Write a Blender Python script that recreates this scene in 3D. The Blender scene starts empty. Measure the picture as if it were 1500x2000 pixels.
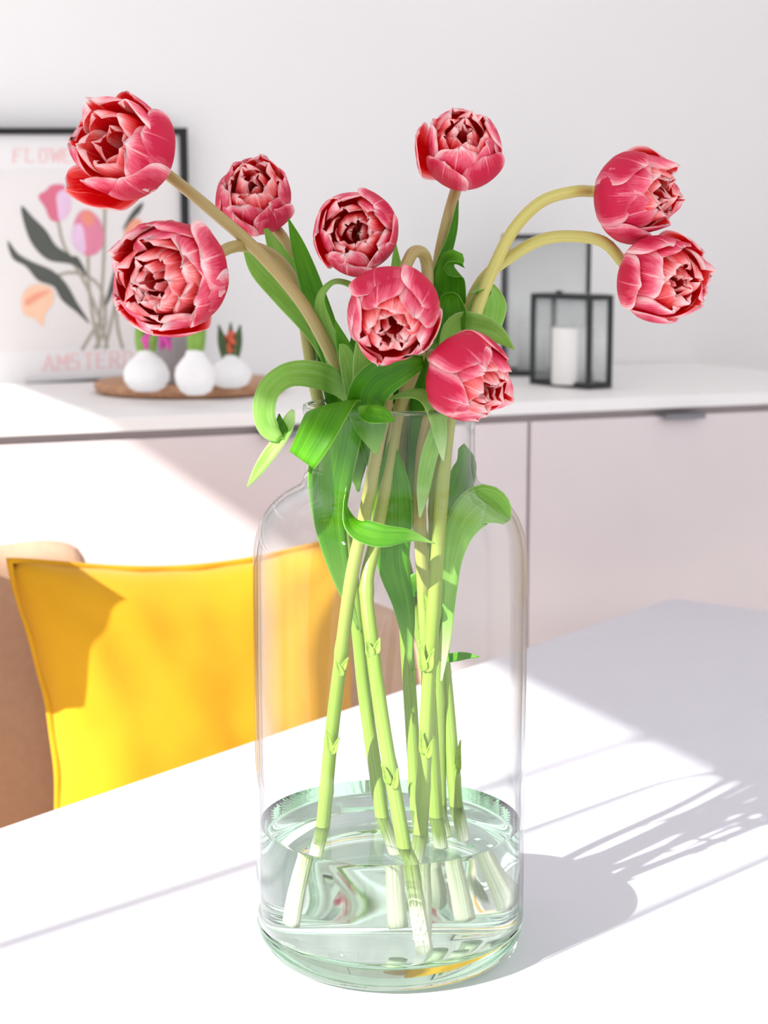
import bpy, bmesh, math, random
import numpy as np
from mathutils import Vector, Matrix

C = bpy.context.scene.collection
SC = bpy.context.scene

# ------------------------------------------------------------------ camera
F, HZ, CX, CY = 3350.0, 480.0, 750.0, 1000.0      # focal length in pixels of the 1500x2000 frame, horizon row
PITCH = math.atan((CY - HZ) / F)
YAW = math.radians(23)
CAM_H, VASE_S, TZ = 1.315, 1.355, 0.74
CAM = Vector((0, 0, CAM_H))
HEAD = Vector((math.sin(YAW), math.cos(YAW), 0))
RIGHT = Vector((math.cos(YAW), -math.sin(YAW), 0))
UPW = Vector((0, 0, 1))
FW = HEAD * math.cos(PITCH) - UPW * math.sin(PITCH)
UPC = HEAD * math.sin(PITCH) + UPW * math.cos(PITCH)

cd = bpy.data.cameras.new('camera')
cam = bpy.data.objects.new('camera', cd)
C.objects.link(cam)
cam.matrix_world = Matrix((
    (RIGHT.x, UPC.x, -FW.x, CAM.x),
    (RIGHT.y, UPC.y, -FW.y, CAM.y),
    (RIGHT.z, UPC.z, -FW.z, CAM.z), (0, 0, 0, 1)))
cd.sensor_fit = 'HORIZONTAL'
cd.sensor_width = 36
cd.lens = F / 1500 * 36
cd.clip_start = 0.05
cd.dof.use_dof = True
cd.dof.focus_distance = 1.36
cd.dof.aperture_fstop = 11
SC.camera = cam

# ------------------------------------------------------------------ light
SUN_AZ, SUN_EL = math.radians(68.5), math.radians(34)
SUN_D = Vector((math.cos(SUN_EL) * math.sin(SUN_AZ), math.cos(SUN_EL) * math.cos(SUN_AZ), -math.sin(SUN_EL)))
SUN_SLOPE = math.tan(SUN_EL) / math.sin(SUN_AZ)
w = bpy.data.worlds.new('sky'); SC.world = w
w.use_nodes = True
bg = w.node_tree.nodes['Background']
bg.inputs[0].default_value = (0.96, 0.97, 1.0, 1)
bg.inputs[1].default_value = 1.55
sl = bpy.data.lights.new('sun', 'SUN'); sl.energy = 11.0; sl.angle = math.radians(0.6); sl.color = (1, 0.97, 0.92)
so = bpy.data.objects.new('sun', sl); C.objects.link(so)
so.location = (-3, -2, 4)
so.rotation_euler = SUN_D.to_track_quat('-Z', 'Y').to_euler()
vs = SC.view_settings
vs.view_transform = 'Standard'; vs.look = 'None'; vs.gamma = 1; vs.use_curve_mapping = False
vs.exposure = -0.14
cy = SC.cycles
cy.max_bounces = 24; cy.transparent_max_bounces = 24; cy.transmission_bounces = 16
cy.diffuse_bounces = 9; cy.glossy_bounces = 16
cy.caustics_reflective = False; cy.caustics_refractive = True; cy.blur_glossy = 0.8
cy.sample_clamp_indirect = 3.0; cy.use_denoising = True

# ------------------------------------------------------------------ placing helpers
AX = HEAD * VASE_S + RIGHT * 0.005                 # vase axis (x, y)
def ray(px, py):
    return FW + RIGHT * ((px - CX) / F) - UPC * ((py - CY) / F)
def at(px, py, dd=0.0):                            # on the upright plane dd metres behind the vase axis
    r = ray(px, py)
    return CAM + r * ((VASE_S + dd) / r.dot(HEAD))
def onz(px, py, z):
    r = ray(px, py); return CAM + r * ((z - CAM_H) / r.z)
def ony(px, py, y):
    r = ray(px, py); return CAM + r * (y / r.y)

# ------------------------------------------------------------------ object helpers
def tag(o, label, cat, group=None, kind=None):
    o['label'] = label; o['category'] = cat
    if group: o['group'] = group
    if kind: o['kind'] = kind
    return o
def empty(name, loc, label, cat, group=None):
    o = bpy.data.objects.new(name, None); C.objects.link(o)
    o.location = loc; o.empty_display_size = 0.02
    return tag(o, label, cat, group)
ORG = {}
def worldloc(o):
    v = Vector((0, 0, 0))
    while o is not None:
        v += Vector(o.location); o = o.parent
    return v
def link(name, me, mats, parent=None, smooth=True):
    """mesh data given in world coordinates; the object keeps its parent's origin"""
    for m in (mats if isinstance(mats, (list, tuple)) else [mats]):
        me.materials.append(m)
    if smooth:
        me.polygons.foreach_set('use_smooth', [True] * len(me.polygons))
    o = bpy.data.objects.new(name, me); C.objects.link(o)
    if parent is not None:
        o.parent = parent
        me.transform(Matrix.Translation(-worldloc(parent)))
    return o
def obj(name, bm, mats, parent=None, smooth=True):
    me = bpy.data.meshes.new(name); bm.to_mesh(me); bm.free()
    return link(name, me, mats, parent, smooth)
def struct(name, bm, m, smooth=False):
    o = obj(name, bm, m, None, smooth); o['kind'] = 'structure'; return o

def add_box(bm, c, s, rot=None, bev=0.0):
    r = bmesh.ops.create_cube(bm, size=1)
    vsx = r['verts']
    M = Matrix.Translation(Vector(c)) @ (rot.to_4x4() if rot else Matrix.Identity(4)) @ Matrix.Diagonal((*s, 1))
    if bev > 0:
        bmesh.ops.transform(bm, matrix=Matrix.Diagonal((*s, 1)), verts=vsx)
        es = list({e for v in vsx for e in v.link_edges})
        rr = bmesh.ops.bevel(bm, geom=es, offset=bev, segments=2, profile=0.5, affect='EDGES')
        allv = list({v for f in rr['faces'] for v in f.verts} | {v for v in vsx if v.is_valid})
        bmesh.ops.transform(bm, matrix=Matrix.Translation(Vector(c)) @ (rot.to_4x4() if rot else Matrix.Identity(4)), verts=allv)
    else:
        bmesh.ops.transform(bm, matrix=M, verts=vsx)
def box(c, s, rot=None, bev=0.0):
    bm = bmesh.new(); add_box(bm, c, s, rot, bev); return bm
def prism(poly, d):
    """closed prism from a 3-D polygon, pushed by vector d"""
    bm = bmesh.new(); add_prism(bm, poly, d); return bm
def add_prism(bm, poly, d):
    a = [bm.verts.new(p) for p in poly]; b = [bm.verts.new(Vector(p) + d) for p in poly]
    n = len(poly)
    bm.faces.new(a); bm.faces.new(b[::-1])
    for i in range(n):
        bm.faces.new((a[(i + 1) % n], a[i], b[i], b[(i + 1) % n]))
    bmesh.ops.recalc_face_normals(bm, faces=bm.faces)
def lathe(profile, centre, n=64, closed=False):
    """profile list of (r, z); r == 0 becomes a pole"""
    bm = bmesh.new(); rings = []
    for r, z in profile:
        if r <= 1e-7:
            rings.append([bm.verts.new((centre[0], centre[1], centre[2] + z))])
        else:
            rings.append([bm.verts.new((centre[0] + r * math.cos(2 * math.pi * k / n), centre[1] + r * math.sin(2 * math.pi * k / n), centre[2] + z)) for k in range(n)])
    prs = list(zip(rings, rings[1:]))
    if closed: prs.append((rings[-1], rings[0]))
    for A, B in prs:
        for k in range(n):
            k2 = (k + 1) % n
            if len(A) == 1 and len(B) == 1: continue
            if len(A) == 1: bm.faces.new((A[0], B[k2], B[k]))
            elif len(B) == 1: bm.faces.new((A[k], A[k2], B[0]))
            else: bm.faces.new((A[k], A[k2], B[k2], B[k]))
    bmesh.ops.recalc_face_normals(bm, faces=bm.faces)
    return bm
def catmull(pts, n):
    """pts: (m, k) array -> (n, k) centripetal-ish smooth samples"""
    P = np.array(pts, float)
    P3 = np.vstack([2 * P[0] - P[1], P, 2 * P[-1] - P[-2]])
    d = np.sqrt(np.linalg.norm(np.diff(P3[:, :3], axis=0), axis=1)) + 1e-6
    T = np.concatenate([[0], np.cumsum(d)])
    ts = np.linspace(T[1], T[-2], n)
    out = []
    for t in ts:
        i = min(max(np.searchsorted(T, t) - 1, 1), len(P3) - 3)
        t0, t1, t2, t3 = T[i - 1:i + 3]
        p0, p1, p2, p3 = P3[i - 1:i + 3]
        a1 = (t1 - t) / (t1 - t0) * p0 + (t - t0) / (t1 - t0) * p1
        a2 = (t2 - t) / (t2 - t1) * p1 + (t - t1) / (t2 - t1) * p2
        a3 = (t3 - t) / (t3 - t2) * p2 + (t - t2) / (t3 - t2) * p3
        b1 = (t2 - t) / (t2 - t0) * a1 + (t - t0) / (t2 - t0) * a2
        b2 = (t3 - t) / (t3 - t1) * a2 + (t - t1) / (t3 - t1) * a3
        out.append((t2 - t) / (t2 - t1) * b1 + (t - t1) / (t2 - t1) * b2)
    return np.array(out)
def tube_mesh(path, radii, seg=14, ridge=0.0, name='stem'):
    P = np.array(path); n = len(P)
    T = np.gradient(P, axis=0); T /= np.linalg.norm(T, axis=1)[:, None] + 1e-12
    nv = np.cross(T[0], [0.31, 0.17, 0.9]); nv /= np.linalg.norm(nv)
    V = []
    for i in range(n):
        nv = nv - T[i] * nv.dot(T[i]); nv /= np.linalg.norm(nv)
        b = np.cross(T[i], nv)
        for k in range(seg):
            a = 2 * math.pi * k / seg
            r = radii[i] * (1 + ridge * math.cos(5 * a))
            V.append(P[i] + r * (math.cos(a) * nv + math.sin(a) * b))
    V += [P[0], P[-1]]
    Fc = []
    for i in range(n - 1):
        for k in range(seg):
            k2 = (k + 1) % seg
            Fc.append((i * seg + k, i * seg + k2, (i + 1) * seg + k2, (i + 1) * seg + k))
    for k in range(seg):
        k2 = (k + 1) % seg
        Fc.append((n * seg, k2, k)); Fc.append((n * seg + 1, (n - 1) * seg + k, (n - 1) * seg + k2))
    me = bpy.data.meshes.new(name); me.from_pydata([tuple(v) for v in V], [], Fc)
    uv = me.uv_layers.new(name='UVMap')
    vi = np.zeros(len(me.loops), dtype=np.int32); me.loops.foreach_get('vertex_index', vi)
    co = []
    for v in vi:
        if v < n * seg: co += [(v % seg) / seg, (v // seg) / (n - 1)]
        else: co += [0.5, 0.0 if v == n * seg else 1.0]
    uv.data.foreach_set('uv', co)
    return me
def sheet_mesh(G, th, name):
    """a blade: grid G (n, m, 3) given thickness th; slot 0 = outer side, slot 1 = inner side; UV u across, v along"""
    n, m, _ = G.shape
    du = np.gradient(G, axis=1); dv = np.gradient(G, axis=0)
    N = np.cross(du, dv); L = np.linalg.norm(N, axis=2)[..., None]
    N = N / np.maximum(L, 1e-12)
    N[-1] = N[-2]
    taper = np.ones((n, m, 1)); taper[:, 0] = 0.25; taper[:, -1] = 0.25; taper[-1] = 0.25
    A = (G + N * th * 0.5 * taper).reshape(-1, 3); B = (G - N * th * 0.5 * taper).reshape(-1, 3)
    V = np.vstack([A, B]); o = n * m
    Fc = []; mi = []
    for i in range(n - 1):
        for j in range(m - 1):
            a = i * m + j
            Fc.append((a, a + 1, a + m + 1, a + m)); mi.append(0)
            Fc.append((o + a, o + a + m, o + a + m + 1, o + a + 1)); mi.append(1)
    for i in range(n - 1):
        a = i * m; Fc.append((a, a + m, o + a + m, o + a)); mi.append(0)
        a = i * m + m - 1; Fc.append((a + m, a, o + a, o + a + m)); mi.append(0)
    for j in range(m - 1):
        a = j; Fc.append((a + 1, a, o + a, o + a + 1)); mi.append(0)
        a = (n - 1) * m + j; Fc.append((a, a + 1, o + a + 1, o + a)); mi.append(0)
    me = bpy.data.meshes.new(name); me.from_pydata([tuple(v) for v in V], [], Fc)
    me.polygons.foreach_set('material_index', mi)
    uv = me.uv_layers.new(name='UVMap')
    vi = np.zeros(len(me.loops), dtype=np.int32); me.loops.foreach_get('vertex_index', vi)
    q = vi % o
    co = np.stack([(q % m) / (m - 1), (q // m) / (n - 1)], 1).ravel()
    uv.data.foreach_set('uv', co)
    return me

# ------------------------------------------------------------------ materials
def lin(h):
    h = h.lstrip('#'); out = []
    for i in (0, 2, 4):
        c = int(h[i:i + 2], 16) / 255
        out.append(c / 12.92 if c <= 0.04045 else ((c + 0.055) / 1.055) ** 2.4)
    return (*out, 1)
class NT:
    def __init__(self, name):
        self.m = bpy.data.materials.new(name); self.m.use_nodes = True
        self.t = self.m.node_tree; self.p = self.t.nodes['Principled BSDF']; self.out = self.t.nodes['Material Output']
    def n(self, ty, **kw):
        nd = self.t.nodes.new(ty)
        for k, v in kw.items(): setattr(nd, k, v)
        return nd
    def l(self, a, b): self.t.links.new(a, b)
    def math(self, op, a, b=None, clamp=False):
        nd = self.n('ShaderNodeMath', operation=op, use_clamp=clamp)
        for i, x in enumerate((a, b)):
            if x is None: continue
            if isinstance(x, (int, float)): nd.inputs[i].default_value = x
            else: self.l(x, nd.inputs[i])
        return nd.outputs[0]
    def ramp(self, fac, stops, interp='LINEAR'):
        r = self.n('ShaderNodeValToRGB'); r.color_ramp.interpolation = interp
        e = r.color_ramp.elements
        while len(e) < len(stops): e.new(0.5)
        for el, (p, c) in zip(e, stops): el.position = p; el.color = c
        self.l(fac, r.inputs[0]); return r.outputs[0]
    def noise(self, vec, scale, detail=3, rough=0.5):
        nd = self.n('ShaderNodeTexNoise'); nd.inputs['Scale'].default_value = scale
        nd.inputs['Detail'].default_value = detail; nd.inputs['Roughness'].default_value = rough
        if vec is not None: self.l(vec, nd.inputs['Vector'])
        return nd.outputs['Fac']
    def bump(self, h, strength, dist):
        b = self.n('ShaderNodeBump'); b.inputs['Strength'].default_value = strength; b.inputs['Distance'].default_value = dist
        self.l(h, b.inputs['Height']); self.l(b.outputs[0], self.p.inputs['Normal'])
    def uvparts(self):
        u = self.n('ShaderNodeUVMap'); s = self.n('ShaderNodeSeparateXYZ'); self.l(u.outputs[0], s.inputs[0])
        return u.outputs[0], s.outputs[0], s.outputs[1]
    def uvscaled(self, uv, sx, sy, off=None):
        mp = self.n('ShaderNodeMapping'); mp.inputs['Scale'].default_value = (sx, sy, 1); self.l(uv, mp.inputs['Vector'])
        if off is not None: self.l(off, mp.inputs['Location'])
        return mp.outputs[0]

def plain(name, col, rough=0.5, spec=0.5, nscale=None, namt=0.06, bump=None, metal=0.0):
    t = NT(name); c = lin(col) if isinstance(col, str) else (*col, 1)
    t.p.inputs['Roughness'].default_value = rough; t.p.inputs['Specular IOR Level'].default_value = spec
    t.p.inputs['Metallic'].default_value = metal
    g = t.n('ShaderNodeTexCoord').outputs['Object']
    f = t.noise(g, nscale or 4.0, 4)
    lo = tuple(x * (1 - namt) for x in c[:3]) + (1,); hi = tuple(min(1, x * (1 + namt)) for x in c[:3]) + (1,)
    t.l(t.ramp(f, [(0.3, lo), (0.7, hi)]), t.p.inputs['Base Color'])
    if bump: t.bump(t.noise(g, bump[0], 5), bump[1], bump[2])
    return t.m

M = {}
M['wall'] = plain('wall_paint', (0.815, 0.81, 0.815), 0.85, 0.2, 3, 0.01, (180, 0.15, 0.001))
M['floor'] = plain('floor_grey', (0.66, 0.63, 0.60), 0.6, 0.3, 6, 0.08)
M['table'] = plain('table_white_laminate', (0.635, 0.635, 0.705), 0.42, 0.3, 8, 0.01, (300, 0.04, 0.0005))
M['board_white'] = plain('sideboard_white', (0.86, 0.85, 0.85), 0.45, 0.3, 8, 0.01)
M['door_front'] = plain('sideboard_mauve_front', (0.72, 0.655, 0.67), 0.5, 0.3, 12, 0.012)
M['gap'] = plain('sideboard_gap', (0.52, 0.46, 0.46), 0.7, 0.1)
M['handle'] = plain('handle_grey_metal', (0.22, 0.22, 0.24), 0.4, 0.5, metal=0.6)
M['black'] = plain('black_frame_paint', (0.012, 0.012, 0.014), 0.45, 0.3)
M['metal_dark'] = plain('lantern_black_metal', (0.035, 0.037, 0.038), 0.45, 0.4, metal=0.3)
M['wax'] = plain('candle_wax', (0.85, 0.84, 0.82), 0.5, 0.3, 10, 0.02)
M['bulb'] = plain('white_bulb_wax', (0.86, 0.86, 0.87), 0.5, 0.4, 30, 0.03, (60, 0.5, 0.004))
M['pot'] = plain('grey_pot', (0.30, 0.285, 0.29), 0.7, 0.3, 20, 0.05)
M['shoot'] = plain('bulb_shoot_green', (0.20, 0.36, 0.06), 0.5, 0.3, 40, 0.2)
M['shoot_dark'] = plain('bulb_shoot_dark', (0.055, 0.10, 0.035), 0.5, 0.3, 40, 0.3)
M['bud_pink'] = plain('hyacinth_pink', (0.62, 0.08, 0.38), 0.6, 0.3, 60, 0.2)
M['bud_orange'] = plain('bud_orange', (0.55, 0.11, 0.06), 0.6, 0.3, 60, 0.3)
M['chair'] = plain('chair_warm_grey', (0.50, 0.33, 0.23), 0.8, 0.2, 80, 0.04)
M['chair_leg'] = plain('chair_leg_wood', (0.45, 0.30, 0.18), 0.5, 0.3)

def wood():
    t = NT('tray_wood'); g = t.n('ShaderNodeTexCoord').outputs['Object']
    mp = t.n('ShaderNodeMapping'); mp.inputs['Scale'].default_value = (3, 40, 40); t.l(g, mp.inputs[0])
    f = t.noise(mp.outputs[0], 3, 5)
    t.l(t.ramp(f, [(0.3, lin('#9a6a4a')), (0.7, lin('#c79a76'))]), t.p.inputs['Base Color'])
    t.p.inputs['Roughness'].default_value = 0.55
    return t.m
M['wood'] = wood()

def fabric():
    t = NT('yellow_linen'); g = t.n('ShaderNodeTexCoord').outputs['Object']
    f = t.noise(g, 9, 4)
    t.l(t.ramp(f, [(0.3, (0.56, 0.27, 0.008, 1)), (0.7, (0.62, 0.315, 0.013, 1))]), t.p.inputs['Base Color'])
    t.p.inputs['Roughness'].default_value = 0.9; t.p.inputs['Specular IOR Level'].default_value = 0.15
    t.p.inputs['Sheen Weight'].default_value = 0.1
    t.bump(t.noise(g, 500, 3), 0.3, 0.0006)
    return t.m
M['yellow'] = fabric()

def petal_mat(name, c0, c1, c2, wide, lo=0.26):
    t = NT(name); uv, u, v = t.uvparts()
    oi = t.n('ShaderNodeObjectInfo')
    s = t.math('MULTIPLY', t.math('ABSOLUTE', t.math('SUBTRACT', u, 0.5)), 2.0)
    off = t.n('ShaderNodeCombineXYZ'); t.l(t.math('MULTIPLY', oi.outputs['Random'], 37.0), off.inputs[0]); t.l(t.math('MULTIPLY', oi.outputs['Random'], 11.0), off.inputs[1])
    streak = t.noise(t.uvscaled(uv, 34, 2.6, off.outputs[0]), 1.0, 4, 0.65)
    blot = t.noise(t.uvscaled(uv, 3, 3, off.outputs[0]), 1.0, 3)
    e = t.math('MAXIMUM', t.math('POWER', s, 1.7), t.math('POWER', v, 2.6))
    e = t.math('ADD', e, t.math('MULTIPLY', t.math('SUBTRACT', streak, 0.5), 0.75))
    e = t.math('ADD', e, t.math('MULTIPLY', t.math('SUBTRACT', blot, 0.5), 0.7))
    e = t.math('ADD', e, t.math('MULTIPLY', t.math('SUBTRACT', oi.outputs['Random'], 0.5), 0.25))
    vein = t.math('MULTIPLY', t.math('SUBTRACT', 1.0, t.math('MULTIPLY', s, 22.0), True), 0.35)
    e = t.math('ADD', e, vein, True)
    col = t.ramp(e, [(0.0, c0), (lo - wide, c0), (lo + 0.29 - wide, c1), (lo + 0.66 - wide, c2)])
    t.l(col, t.p.inputs['Base Color'])
    t.p.inputs['Roughness'].default_value = 0.45; t.p.inputs['Specular IOR Level'].default_value = 0.3
    t.bump(streak, 0.25, 0.0008)
    tr = t.n('ShaderNodeBsdfTranslucent')
    hs = t.n('ShaderNodeHueSaturation'); hs.inputs['Saturation'].default_value = 1.35; hs.inputs['Value'].default_value = 1.1; t.l(col, hs.inputs['Color']); t.l(hs.outputs[0], tr.inputs[0])
    mx = t.n('ShaderNodeMixShader'); mx.inputs[0].default_value = 0.45
    t.l(t.p.outputs[0], mx.inputs[1]); t.l(tr.outputs[0], mx.inputs[2]); t.l(mx.outputs[0], t.out.inputs[0])
    return t.m
M['petal_out'] = petal_mat('petal_outer_pink', lin('#dc2a56'), lin('#f27c9a'), lin('#fff0f2'), 0.0, 0.32)
M['petal_in'] = petal_mat('petal_inner_red', lin('#e81c26'), lin('#f8857e'), lin('#ffe9e8'), 0.02, 0.30)
M['petal_core'] = petal_mat('petal_core_rose', lin('#e8202e'), lin('#f88e92'), lin('#ffe9ea'), 0.04, 0.30)

def leaf_mat(name, dark, mid, pale, base):
    t = NT(name); uv, u, v = t.uvparts()
    oi = t.n('ShaderNodeObjectInfo')
    off = t.n('ShaderNodeCombineXYZ'); t.l(t.math('MULTIPLY', oi.outputs['Random'], 20.0), off.inputs[0])
    vein = t.noise(t.uvscaled(uv, 22, 0.8, off.outputs[0]), 1.0, 3, 0.6)
    blot = t.noise(t.uvscaled(uv, 2, 4, off.outputs[0]), 1.0, 2)
    f = t.math('ADD', t.math('MULTIPLY', vein, 0.6), t.math('MULTIPLY', blot, 0.4))
    col = t.ramp(f, [(0.30, dark), (0.52, mid), (0.72, pale)])
    s = t.math('MULTIPLY', t.math('ABSOLUTE', t.math('SUBTRACT', u, 0.5)), 2.0)
    edge = t.math('MULTIPLY', t.math('SUBTRACT', s, 0.93), 9.0, True)
    bm_ = t.math('SUBTRACT', 1.0, t.math('MULTIPLY', v, 4.0), True)
    mx1 = t.n('ShaderNodeMix', data_type='RGBA'); t.l(t.math('MAXIMUM', edge, bm_), mx1.inputs[0]); t.l(col, mx1.inputs[6]); mx1.inputs[7].default_value = base
    col = mx1.outputs[2]
    t.l(col, t.p.inputs['Base Color'])
    t.p.inputs['Roughness'].default_value = 0.42; t.p.inputs['Specular IOR Level'].default_value = 0.28
    t.bump(vein, 0.25, 0.0012)
    tr = t.n('ShaderNodeBsdfTranslucent'); 
    hs = t.n('ShaderNodeHueSaturation'); hs.inputs['Value'].default_value = 1.5; hs.inputs['Saturation'].default_value = 1.15
    t.l(col, hs.inputs['Color']); t.l(hs.outputs[0], tr.inputs[0])
    mx = t.n('ShaderNodeMixShader'); mx.inputs[0].default_value = 0.35
    t.l(t.p.outputs[0], mx.inputs[1]); t.l(tr.outputs[0], mx.inputs[2]); t.l(mx.outputs[0], t.out.inputs[0])
    return t.m
M['leaf'] = leaf_mat('leaf_green', lin('#35800c'), lin('#569c14'), lin('#7cb82c'), lin('#aad070'))
M['leaf_deep'] = leaf_mat('leaf_deep_green', lin('#2b6a08'), lin('#44860e'), lin('#64a01e'), lin('#98c564'))
M['leaf_pale'] = leaf_mat('leaf_pale_underside', lin('#7db63f'), lin('#98c860'), lin('#b6da88'), lin('#d8ecb8'))

M['stub'] = plain('sheath_remnant', lin('#8fae48')[:3], 0.5, 0.3, 300, 0.2)
def stem_mat(name, tan, green):
    """UV v runs from the flower (0) to the cut end (1)"""
    t = NT(name); uv, u, v = t.uvparts()
    st = t.noise(t.uvscaled(uv, 26, 4), 1.0, 4)
    f = t.math('ADD', v, t.math('MULTIPLY', t.math('SUBTRACT', st, 0.5), 0.16))
    col = t.ramp(f, [(0.0, tan), (0.30, tan), (0.52, lin('#98a652')), (0.66, green), (0.88, lin('#93b056')), (0.97, lin('#e4e9d0'))])
    dk = t.ramp(st, [(0.25, (0.72, 0.70, 0.66, 1)), (0.6, (1, 1, 1, 1))])
    mm = t.n('ShaderNodeMix', data_type='RGBA', blend_type='MULTIPLY'); mm.inputs[0].default_value = 0.8
    t.l(col, mm.inputs[6]); t.l(dk, mm.inputs[7])
    t.l(mm.outputs[2], t.p.inputs['Base Color'])
    t.p.inputs['Roughness'].default_value = 0.42
    t.bump(st, 0.2, 0.0008)
    return t.m
M['stem_tan'] = stem_mat('stem_tan', lin('#aa9a62'), lin('#7f9f38'))
M['stem_yellow'] = stem_mat('stem_yellow_green', lin('#c3bd6a'), lin('#86a23a'))

def wall_glass():
    t = NT('clear_glass_wall'); t.t.nodes.remove(t.p)
    lw = t.n('ShaderNodeLayerWeight'); lw.inputs[0].default_value = 0.5
    fac = lw.outputs['Facing']
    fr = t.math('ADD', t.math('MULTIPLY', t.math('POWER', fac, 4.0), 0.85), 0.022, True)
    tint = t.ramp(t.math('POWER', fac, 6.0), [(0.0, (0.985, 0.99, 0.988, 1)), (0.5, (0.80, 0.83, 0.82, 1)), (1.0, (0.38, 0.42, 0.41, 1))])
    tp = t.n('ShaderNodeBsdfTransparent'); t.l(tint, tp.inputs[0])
    gl = t.n('ShaderNodeBsdfGlossy'); gl.inputs['Roughness'].default_value = 0.02
    mx = t.n('ShaderNodeMixShader'); t.l(fr, mx.inputs[0]); t.l(tp.outputs[0], mx.inputs[1]); t.l(gl.outputs[0], mx.inputs[2])
    t.l(mx.outputs[0], t.out.inputs[0])
    return t.m
M['glass'] = wall_glass()
def refr(name, ior, col):
    t = NT(name); t.t.nodes.remove(t.p)
    g = t.n('ShaderNodeBsdfGlass'); g.inputs['IOR'].default_value = ior; g.inputs['Roughness'].default_value = 0.0
    g.inputs['Color'].default_value = (*col, 1); t.l(g.outputs[0], t.out.inputs[0]); return t.m
M['base_glass'] = refr('thick_base_glass', 1.45, (0.87, 0.96, 0.89))
M['rim_glass'] = refr('rim_glass', 1.5, (0.95, 0.98, 0.96))
M['base_inside'] = refr('base_glass_under_water', 1.45 / 1.33, (0.97, 1.0, 0.98))
M['water'] = refr('water', 1.33, (0.99, 1.0, 0.99))
def ribbed():
    t = NT('ribbed_lantern_glass'); t.t.nodes.remove(t.p)
    lw = t.n('ShaderNodeLayerWeight'); lw.inputs[0].default_value = 0.5
    fr = t.math('ADD', t.math('MULTIPLY', t.math('POWER', lw.outputs['Facing'], 4.0), 0.3), 0.085, True)
    tp = t.n('ShaderNodeBsdfTransparent'); tp.inputs[0].default_value = (0.985, 0.992, 0.992, 1)
    gl = t.n('ShaderNodeBsdfGlossy'); gl.inputs['Roughness'].default_value = 0.15
    mx = t.n('ShaderNodeMixShader'); t.l(fr, mx.inputs[0]); t.l(tp.outputs[0], mx.inputs[1]); t.l(gl.outputs[0], mx.inputs[2])
    tl = t.n('ShaderNodeBsdfTranslucent'); tl.inputs[0].default_value = (0.85, 0.9, 0.9, 1)
    df = t.n('ShaderNodeBsdfDiffuse'); df.inputs[0].default_value = (0.85, 0.9, 0.9, 1)
    m2 = t.n('ShaderNodeMixShader'); m2.inputs[0].default_value = 0.5; t.l(tl.outputs[0], m2.inputs[1]); t.l(df.outputs[0], m2.inputs[2])
    m3 = t.n('ShaderNodeMixShader'); m3.inputs[0].default_value = 0.09; t.l(mx.outputs[0], m3.inputs[1]); t.l(m2.outputs[0], m3.inputs[2])
    t.l(m3.outputs[0], t.out.inputs[0]); return t.m
M['ribbed'] = ribbed()

# ------------------------------------------------------------------ room
YF, YW, XR, XL, XE = 2.50, 3.23, 2.95, -1.6, 2.10
SB_TOP = 1.062
struct('floor', box((0.65, 0.6, -0.02), (4.8, 5.6, 0.04)), M['floor'])
struct('wall_back', box(((XL + XR) / 2, YW + 0.05, 1.4), (XR - XL + 0.2, 0.1, 2.8)), M['wall'])
struct('wall_right', box((XR + 0.05, 1.7, 1.4), (0.1, YW - 0.17, 2.8)), M['wall'])
# left wall with a tall opening whose head throws the long diagonal edge of the sunlight
ZT = TZ + (1.04 - XL + 0.1) * SUN_SLOPE            # the outer lower edge of the head cuts the light
bm = bmesh.new()
add_box(bm, (XL - 0.05, 2.78, 1.45), (0.1, 0.9, 2.9))
add_box(bm, (XL - 0.05, -0.3, ZT + 0.2), (0.1, 5.3, 0.4))
add_box(bm, (XL - 0.05, -0.3, 0.04), (0.1, 5.3, 0.08))
struct('wall_left', bm, M['wall'])
struct('ceiling', box((0.65, 0.6, 3.08), (4.8, 5.4, 0.06)), M['wall'])
# slim upright of the window: the soft dark band across the table
p0 = onz(0, 1868, TZ); p1 = onz(1240, 1462, TZ)
ym = p0.y - (p0.x - XL) / math.tan(SUN_AZ)
struct('window_1', box((XL - 0.05, ym, ZT / 2), (0.02, 0.014, ZT)), M['board_white'])

# ------------------------------------------------------------------ sideboard
sb = empty('sideboard', (0.3, (YF + YW) / 2, 0), 'long sideboard with mauve fronts and white top along the back wall', 'sideboard')
X0, X1 = -1.5, XE
obj('carcass', box(((X0 + X1) / 2, (YF + 0.022 + YW - 0.004) / 2, 0.545), (X1 - X0 - 0.01, YW - YF - 0.026, 0.985)), M['gap'], sb, False)
obj('worktop', box(((X0 + X1) / 2, (YF - 0.006 + YW - 0.004) / 2, SB_TOP - 0.0105), (X1 - X0, YW - YF + 0.002, 0.021), None, 0.0015), M['board_white'], sb, False)
edges = [-1.5, -1.2, -0.40, 0.40, 1.322, 1.90, XE - 0.002]
GAPZ = SB_TOP - 0.021
for i in range(len(edges) - 1):
    a, b = edges[i] + 0.003, edges[i + 1] - 0.003
    d = obj('door', box(((a + b) / 2, YF + 0.009, (0.06 + GAPZ - 0.013) / 2), (b - a, 0.018, GAPZ - 0.013 - 0.06), None, 0.001), M['door_front'], sb, False)
    hx = {3: 0.893, 4: 1.612}.get(i, (a + b) / 2)
    bm = bmesh.new()
    add_box(bm, (hx, YF - 0.004, GAPZ - 0.011), (0.082, 0.026, 0.004))
    add_box(bm, (hx, YF - 0.016, GAPZ - 0.014), (0.082, 0.003, 0.009))
    hd = obj('handle', bm, M['handle'], d, False)

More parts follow.
